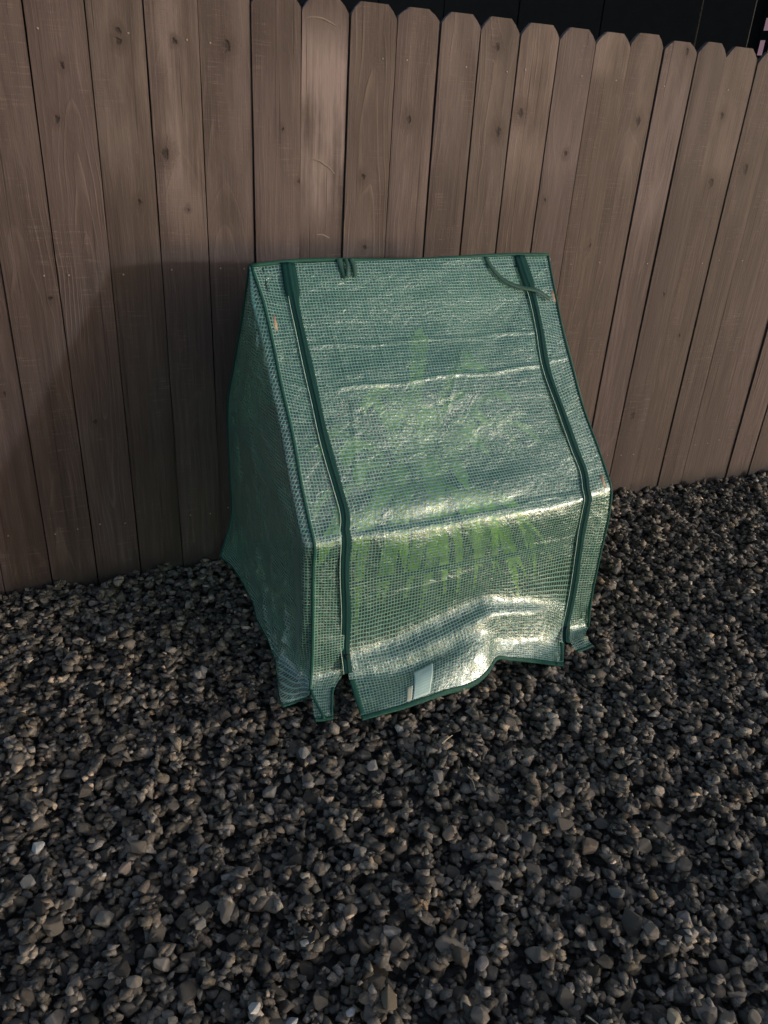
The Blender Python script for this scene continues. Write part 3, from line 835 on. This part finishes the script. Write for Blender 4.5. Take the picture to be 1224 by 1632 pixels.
# printed label behind the flap
r0 = nR - 24; r1 = nR - 4
cA = int(nC * .235)
link('care_label', band_mesh('care_label', DG, r0, r1, cA, cA + 14, .0003, .0009), M_lblw, door)
link('label_edge', band_mesh('label_edge', DG, r1 - 10, r1, cA - 5, cA, .0003, .0009), M_lblt, door)

def strip(name, A, B, tail, seed, nmid=1):
    ctrl = [[a * (1 - k / (nmid + 1)) + b * k / (nmid + 1) for k in range(nmid + 2)] for a, b in zip(A, B)]
    for a, b in tail:
        a = np.array(a); b = np.array(b)
        ctrl.append([a * (1 - k / (nmid + 1)) + b * k / (nmid + 1) for k in range(nmid + 2)])
    Gd = patch(ctrl, .005)
    u, v = uvs_of(Gd)
    h = crinkle(u, v, seed, .0010) + crease(u, v, (.0, .33), (.1, .345), .003, .005) + crease(u, v, (.0, .115), (.1, .10), .002, .005)
    h += creases(u, v, seed + 40, 18, .0016, .08)
    h *= np.clip(np.minimum(np.arange(Gd.shape[1]), Gd.shape[1] - 1 - np.arange(Gd.shape[1])) / 4, .1, 1)[None]
    Gd = Gd + normals(Gd) * h[..., None]
    o = link(name, sheet_mesh(name, Gd, .31 * seed), M_film, gh)
    return Gd, o
SG, s_o = strip('front_strip', Lc, Zl, [((.5470,-.858,.046), (.610,-.872,.048)), ((.5370,-.905,.028), (.590,-.915,.030)), ((.5294,-.9452,.018), (.5769,-.9526,.018))], 7)
s_o['label'] = 'narrow mesh strip left of the zipper ending in a twisted tail'
n1, n2 = SG.shape[:2]
link('hem_binding', band_mesh('hem_binding', SG, n1 - 3, n1, 0, n2, .0015), M_bind, s_o)
link('edge_binding', band_mesh('edge_binding', SG, int(n1 * .925), n1 - 3, n2 - 3, n2, .0015), M_bind, s_o)
S2, s_2 = strip('front_strip', Zr, Rc, [((1.372,-.890,.026), (1.440,-.880,.024)), ((1.3681,-.9356,.018), (1.4338,-.9260,.018))], 9)
s_2['label'] = 'narrow mesh strip right of the zipper with a turned-out tail'
n1, n2 = S2.shape[:2]
link('hem_binding', band_mesh('hem_binding', S2, n1 - 3, n1, 0, n2, .0012), M_bind, s_2)

# left end panel, wrapped round the front pole
hemL = resample([(.4904,-.0515,.018),(.5092,-.1289,.018),(.5272,-.2846,.018),(.5084,-.4845,.018),(.5009,-.6092,.020),(.5018,-.6640,.020),(.4905,-.7385,.018),(.4665,-.8585,.018)], 9)
Bk = np.array([(.5412,-.345,1.0568),(.545,-.2833,.9685),(.545,-.2314,.8851),(.545,-.1743,.7985),(.545,-.112,.7075),(.545,-.040,.605),(.545,-.020,.555),(.545,-.012,.5042),(.545,-.010,.4535),(.546,-.010,.29),(.547,-.010,.16),(.542,-.012,.08)])
SS = [0, .16, .33, .5, .66, .80, .90]
ec = []
for i in range(12):
    a = Bk[i]; b = Lc[i]
    row = []
    span = abs(b[1] - a[1])
    for s in SS:
        p = a * (1 - s) + b * s
        bul = -.010 * math.sin(math.pi * s) * min(1, span / .3) - .020 * min(1, span / .15) * s
        low = max(0, (.18 - p[2]) / .18)
        k = int(round(s / .9 * 8))
        hx = hemL[min(k, 8)][0]
        row.append(np.array([(p[0] + bul) * (1 - low ** 1.5 * .75) + hx * low ** 1.5 * .75, p[1], p[2]]))
    e = min(1, span / .1)
    row.append(b + np.array([-.0270 * e, .026 * e, .001]))
    row.append(b + np.array([-.0240 * e, .0085 * e, .0]))
    row.append(b + np.array([-.0120 * e, .0028 * e, .0]))
    row.append(b)
    if i >= 10:
        row = [p + np.array([0, .016 * (i - 9) * max(0, k_ - 4) / 6 * (k_ < 10), 0]) for k_, p in enumerate(row)]
    ec.append(row)
row = []
for s in SS: row.append(hemL[min(int(round(s / .9 * 8)), 8)])
row += [np.array([.480, -.864, .018]), np.array([.502, -.862, .019]), np.array([.524, -.858, .020]), np.array([.545, -.852, .022])]
ec.append(row)
EG = patch(np.array(ec), .006)
EU = EG[..., 1] * -1.0; EV = np.concatenate([[0], np.cumsum(np.linalg.norm(np.diff(EG[:, EG.shape[1] // 2], axis=0), axis=1))])[:, None] + 0 * EU
arc = np.concatenate([np.zeros((EG.shape[0], 1)), np.cumsum(np.linalg.norm(np.diff(EG, axis=1), axis=2), axis=1)], 1)
EU = arc + EG[:, :1, 1] * -1
EV = -EG[..., 2] + 0.0
drop = np.concatenate([np.zeros((1, EG.shape[1])), np.cumsum(np.linalg.norm(np.diff(EG, axis=0), axis=2), axis=0)], 0)
lowm = np.clip((.16 - EG[..., 2]) / .16, 0, 1)
EV = EV * 1.0 + lowm * .03
uu = np.linspace(0, .8, EG.shape[1]); vv = np.linspace(0, 1.15, EG.shape[0])
h = crinkle(uu, vv, 21, .0019)
for (p, q, a_, w_) in (((.02, .62), (.16, .52), .007, .010), ((.05, .60), (.20, .78), -.006, .012), ((.30, .30), (.42, .95), .005, .012), ((.15, .45), (.60, .50), .004, .008), ((.1, .95), (.35, 1.12), .008, .014), ((.35, .9), (.55, 1.13), .010, .014), ((.5, .95), (.66, 1.13), -.008, .012), ((.62, .92), (.70, 1.12), .008, .012), ((.2, 1.0), (.75, 1.02), .005, .010)):
    h += crease(uu, vv, p, q, a_, w_)
h += creases(uu, vv, 77, 34, .004, .20, .006)
fade = np.clip(np.minimum(np.arange(EG.shape[1]), EG.shape[1] - 8 - np.arange(EG.shape[1])) / 8, 0.0, 1)[None] * np.clip(np.arange(EG.shape[0]) / 30, .1, 1)[:, None]
EG = EG + np.array([-1.0, 0, 0]) * (h * fade)[..., None]
EG[..., 2] = np.maximum(EG[..., 2], .014)
end = link('end_panel', sheet_mesh('end_panel', EG, uv=(EU, EV)), M_film, gh)
end['label'] = 'dim left end panel with a crumpled flared skirt'
e1, e2 = EG.shape[:2]
link('hem_binding', band_mesh('hem_binding', EG, e1 - 2, e1, 0, e2, .0018), M_bind, end)
link('edge_binding', mesh_from('edge_binding', *[x for x in tube_vf(EG[:, 0] - GO, .0055, 6)], True), M_bind, end)
# right end panel, back panel
RB = Bk.copy(); RB[:, 0] = Rc[:, 0] + .006
rc2 = []
for i in range(12):
    a = Rc[i] + np.array([.001, .002, 0]); b = RB[i]
    rc2.append([a * (1 - s) + b * s + np.array([.012 * math.sin(math.pi * s), 0, 0]) for s in (0, .1, .3, .5, .75, 1)])
rc2.append([np.array([1.47 + .03 * math.sin(math.pi * s) , -.835 * (1 - s) - .015 * s, .016]) for s in (0, .1, .3, .5, .75, 1)])
RG = patch(rc2, .012)
e_o = link('end_panel', sheet_mesh('end_panel', RG, uv=(-RG[..., 1], -RG[..., 2])), M_film, gh)
link('edge_binding', mesh_from('edge_binding', *tube_vf(resample(Rc, 60) - GO, .004, 6), True), M_bind, e_o)
bc = []
for i in range(12):
    a = Bk[i] + np.array([0, .001, 0]); b = RB[i] + np.array([0, .001, 0])
    if i == 0: a = Lc[0] + np.array([0, .012, .001]); b = Rc[0] + np.array([0, .012, .001])
    bc.append([a * (1 - s) + b * s for s in (0, .25, .5, .75, 1)])
bc.append([np.array([.548, -.012, .016]) * (1 - s) + np.array([1.47, -.012, .016]) * s for s in (0, .25, .5, .75, 1)])
BG = patch(bc, .012)
link('back_panel', sheet_mesh('back_panel', BG), M_film, gh)
# ridge binding, corner binding
ridge = resample([Lc[0] + np.array([-.002, .006, .003]), Zl[0] + np.array([0, .006, .004]), (1.0, -.353, 1.0665), Zr[0] + np.array([0, .006, .003]), Rc[0] + np.array([.002, .006, .003])], 40)
link('ridge_binding', mesh_from('ridge_binding', *tube_vf(ridge - GO, .0060, 8), True), M_bind, gh)
cl_ = resample(np.concatenate([Lc, [(.5470, -.855, .046)]]), 90)
link('corner_piping', mesh_from('corner_piping', *tube_vf(cl_ + np.array([-.002, -.002, 0]) - GO, .0045, 6), True), M_bind, gh)
# the tail's second edge and a turned-under tongue at the left foot
tl = resample([(.5470, -.860, .050), (.548, -.885, .040), (.552, -.920, .028), (.5535, -.948, .022)], 14)
link('tail_binding', ribbon_mesh('tail_binding', tl, (0, -.5, .8), .0035, .001, [(-1, 0), (0, .001), (1, 0)]), M_bind, s_o)

def zipper(path, label):
    P = resample(path, 110)
    T = np.gradient(P, axis=0); T /= np.linalg.norm(T, axis=1)[:, None]
    n = np.cross(T, np.array([1.0, 0, 0])); n *= np.sign(n[:, 1:2]) * -1
    n /= np.linalg.norm(n, axis=1)[:, None]
    s = np.linspace(0, 1, len(P))
    wd = np.where(s < .075, .0185, .0125) * (1 + .10 * np.sin(s * 31))
    wd = np.where((s >= .075) & (s < .10), .0185 - (s - .075) / .025 * .006, wd)
    P = P + n * (.0050 + .0012 * np.sin(s * 19))[:, None]
    P[:, 0] += .0018 * np.sin(s * 24) * np.sin(math.pi * s)
    o = link('zipper', ribbon_mesh('zipper', P, n, wd), M_zip, gh)
    o['label'] = label
    coil = P[8:] + n[8:] * .0030
    link('coil', mesh_from('coil', *tube_vf(coil - GO, .0013 + .0004 * (np.arange(len(coil)) % 2), 5), True), M_coil, o)
    e_ = P[-6] + n[-6] * .006
    sl = ribbon_mesh('slider', [e_, e_ - np.array([0, 0, .008]), e_ - np.array([0, 0, .016])], n[-6], .0055, .002, [(-1, 0), (0, .001), (1, 0)])
    link('slider', sl, M_coil, o)
    m = mesh_from('piping', *tube_vf(P[9:] - np.array([.0135, 0, 0]) + n[9:] * .001 - GO, 0.0011, 5), True)
    link('tape_edge', m, M_film2, o)
    return P, n
M_film2 = simple('pale_green_selvage', (.30, .42, .35), .5, 200, .5, .3)
zl_path = [p for p in DG[:, 0] if p[2] > .062][::6]
zp, zn = zipper(np.array(zl_path) + np.array([-.002, 0, 0]), 'left dark green zipper running from ridge to gravel')
zr_path = [p for p in DG[:, -1] if p[2] > .05][::6] + [np.array((1.340, -.903, .036))]
zp2, zn2 = zipper(np.array(zr_path) + np.array([.002, 0, 0]), 'right dark green zipper bending over the eave')
# roll-up ties
def tie(path, nrm, wd=.006):
    P = resample(path, 30)
    o = link('tie_strap', ribbon_mesh('tie_strap', P, nrm, wd, .0008, [(-1, 0), (0, .0006), (1, 0)]), M_strap, gh)
    return o
def on_slope(x, d, lift=.006):
    p = np.array([x, -.36, 1.068]) + np.array([0, -.6319, -.7751]) * d
    return p + NSL * lift
tie([on_slope(.783, -.004, .004), on_slope(.785, .02), on_slope(.790, .055, .008)], NSL, .008)
tie([on_slope(.803, -.004, .004), on_slope(.800, .025, .012), on_slope(.794, .05, .010)], NSL, .005)
tie([on_slope(.818, -.004, .004), on_slope(.821, .02), on_slope(.818, .05)], NSL, .006)
tie([on_slope(1.243, -.004, .004), on_slope(1.252, .03, .007), on_slope(1.285, .075, .008), on_slope(1.335, .10, .012), on_slope(1.385, .115, .016), on_slope(1.425, .140, .010)], NSL, .0065)

# frame of coated tubes inside the cover
def ftube(path, r=.0075, mat=None, name='frame_tube'):
    return link(name, mesh_from(name, *tube_vf(np.asarray(path, float) - GO, r, 10), True), mat or M_tube, gh)
for xa in (.568, 1.452):
    ftube([(xa, -.820, .0), (xa, -.820, .478)]); ftube([(xa, -.028, .0), (xa, -.028, .478)])
    ftube([(xa, -.820, .482), (xa, -.364, 1.050)]); ftube([(xa, -.028, .482), (xa, -.356, 1.050)])
    ftube([(xa, -.815, .02), (xa, -.033, .02)]); ftube([(xa, -.815, .478), (xa, -.033, .478)])
for (yy_, zz_) in ((-.820, .482), (-.028, .482), (-.360, 1.050), (-.815, .33), (-.028, .03)):
    ftube([(.568, yy_, zz_), (1.452, yy_, zz_)])
for (xa, ya, za) in ((.572, -.447, .945), (1.448, -.420, .980), (1.448, -.790, .530), (.572, -.50, .875)):  # short tan tube pieces along the frame
    ftube([(xa, ya, za), (xa, ya - .012, za - .015), (xa, ya - .024, za - .030)], .0105, M_tan, 'tan_piece')

# ------------------------------------------------------------------ fern inside
fern = tag(empty('potted_fern', (1.02, -.45, 0)), 'yellow-green fern with drooping fronds inside the green cover', 'fern')
FO = np.array([1.02, -.45, 0])
pr = [(.0, .0), (.10, .0), (.105, .02), (.135, .24), (.145, .245), (.145, .265), (.13, .265), (.125, .24), (0, .235)]
pv = []; pf = []
for k in range(24):
    an = 2 * math.pi * k / 24
    for r_, z_ in pr: pv.append((r_ * math.cos(an), r_ * math.sin(an), z_))
m_ = len(pr)
for k in range(24):
    k2 = (k + 1) % 24
    for j in range(m_ - 1): pf.append((k * m_ + j, k2 * m_ + j, k2 * m_ + j + 1, k * m_ + j + 1))
link('pot', mesh_from('pot', pv, pf, True), M_pot, fern)
def keep_in(p):
    p = p.copy()
    p[0] = min(max(p[0], .60), 1.42); p[1] = min(max(p[1], -.800), -.06)
    d = (p - np.array([0, -.36, 1.045])) @ NSL
    if d > -.012: p -= NSL * (d + .012)
    d = (p - np.array([0, -.36, 1.045])) @ np.array([0, .82, .57])
    if d > -.02: p -= np.array([0, .82, .57]) * (d + .02)
    return p
def frond(tip, lift, rs_, wdt=.042):
    st = np.array([1.02 + rs_.uniform(-.05, .05), -.45 + rs_.uniform(-.05, .05), .25])
    tip = np.array(tip)
    mid = (st + tip) / 2; mid[2] = max(st[2], tip[2]) + lift
    mid2 = tip * .82 + st * .18; mid2[0] += rs_.uniform(-.07, .07); mid[0] += rs_.uniform(-.05, .05); mid2[2] = tip[2] + (mid[2] - tip[2]) * .75
    ts = np.linspace(0, 1, 50)[:, None] ** .9
    P = (1 - ts) ** 3 * st + 3 * (1 - ts) ** 2 * ts * mid + 3 * (1 - ts) * ts ** 2 * mid2 + ts ** 3 * tip
    P = np.array([keep_in(p) for p in P])
    T = np.gradient(P, axis=0); T /= np.linalg.norm(T, axis=1)[:, None] + 1e-9
    v, f = tube_vf(P - FO, np.linspace(.0025, .0008, len(P)), 4)
    v = [np.array(q) for q in v]
    side0 = np.cross(T[len(T) // 2], [0, 0, 1.0]); side0 /= np.linalg.norm(side0) + 1e-9
    tw = rs_.uniform(-.5, .5)
    for i in range(8, len(P)):
        s = i / (len(P) - 1)
        L = wdt * (math.sin(math.pi * min(1, (s - .1) * .62 + .30)) ** .8) * (1 if s < .85 else (1.02 - s) / .17)
        L = max(L, .006)
        sd = side0 - T[i] * (side0 @ T[i]); sd /= np.linalg.norm(sd) + 1e-9
        nn = np.cross(sd, T[i])
        sd = sd * math.cos(tw) + nn * math.sin(tw)
        nn = np.cross(sd, T[i])
        for sg in (-1, 1):
            d = sd * sg * .85 + T[i] * .62 - np.array([0, 0, .22]) + nn * rs_.uniform(-.18, .18)
            d /= np.linalg.norm(d)
            wv_ = np.cross(d, nn); wv_ /= np.linalg.norm(wv_) + 1e-9
            w_ = .0068 * rs_.uniform(.7, 1.25)
            b0 = len(v)
            pts = [P[i] - wv_ * w_ * .5, P[i] + d * L * .5 - wv_ * w_, P[i] + d * L, P[i] + d * L * .5 + wv_ * w_, P[i] + wv_ * w_ * .5]
            pts = [keep_in(q) - FO for q in pts]
            v += pts
            f.append((b0, b0 + 1, b0 + 3, b0 + 4)); f.append((b0 + 1, b0 + 2, b0 + 3))
    return mesh_from('frond', v, f)
rs = random.Random(8)
tips = [(.735, -.785, .13, .28), (.80, -.79, .18, .30), (.82, -.76, .30, .25), (.885, -.79, .20, .30), (.94, -.79, .25, .28), (.99, -.785, .21, .3), (1.03, -.79, .24, .30), (1.09, -.785, .30, .3),
        (1.14, -.79, .22, .28), (1.185, -.785, .15, .30), (1.235, -.79, .12, .30), (1.27, -.78, .20, .25), (1.31, -.785, .19, .28), (1.36, -.78, .25, .25), (.70, -.74, .33, .25), (.67, -.70, .42, .25),
        (.70, -.68, .62, .10), (.76, -.62, .70, .08), (.84, -.66, .66, .06), (.93, -.68, .64, .06), (1.0, -.66, .68, .06), (1.08, -.62, .72, .06), (1.16, -.66, .66, .06), (1.25, -.62, .70, .06), (1.32, -.64, .66, .08),
        (.66, -.55, .55, .15), (.64, -.45, .45, .18), (.66, -.35, .40, .2), (1.38, -.5, .5, .2), (1.39, -.35, .4, .2), (1.0, -.12, .5, .2), (.85, -.15, .45, .2), (1.2, -.14, .48, .2),
        (.77, -.795, .22, .28), (.855, -.795, .25, .28), (.91, -.795, .16, .3), (1.06, -.795, .18, .3), (1.115, -.795, .27, .28), (1.21, -.795, .24, .28), (1.29, -.795, .26, .28), (.97, -.76, .33, .25), (.85, -.72, .58, .1), (1.12, -.72, .58, .1), (1.28, -.72, .56, .1), (.72, -.72, .56, .1), (1.2, -.58, .74, .06), (.88, -.58, .74, .06),
        (.90, -.74, .52, .12), (.78, -.74, .50, .12), (1.05, -.75, .50, .12), (1.20, -.74, .52, .12), (1.13, -.55, .80, .05), (.95, -.55, .82, .05), (.63, -.62, .36, .2), (.64, -.70, .28, .22)]
for (a, b, c, l) in tips:
    link('frond', frond((a + rs.uniform(-.02, .02), b + rs.uniform(0, .05), c + rs.uniform(-.03, .05)), l + rs.uniform(-.04, .04), rs, rs.uniform(.026, .038)), M_leaf, fern)

# ------------------------------------------------------------------ dry twigs on the gravel
def twig(pts, r, label):
    P = resample(pts, 9)
    o = np.array([P[0][0], P[0][1], 0])
    t = link('twig', mesh_from('twig', *tube_vf(P - o, np.linspace(r, r * .5, 9), 6), True), M_twig)
    t.location = o
    tag(t, label, 'twig', 'dry twigs on the gravel')
def gz(x, y): return float(H[int((x - GX0) / CELL), int((y - GY0) / CELL)])
def on_g(pts): 
    zz = [gz(x, y) for x, y in pts]
    return [(x, y, max(z, max(zz) - .004) + .001) for (x, y), z in zip(pts, zz)]
twig(on_g([(.803, -1.132), (.825, -1.124), (.843, -1.115)]), .0020, 'short pale dry twig lying nearest the door flap hem')
twig(on_g([(.818, -1.234), (.822, -1.26), (.815, -1.285)]), .0013, 'thin curved dry twig in the middle of the foreground gravel')
twig(on_g([(.742, -1.815), (.75, -1.83), (.756, -1.85)]), .0020, 'dry twig at the very bottom edge of the photo')
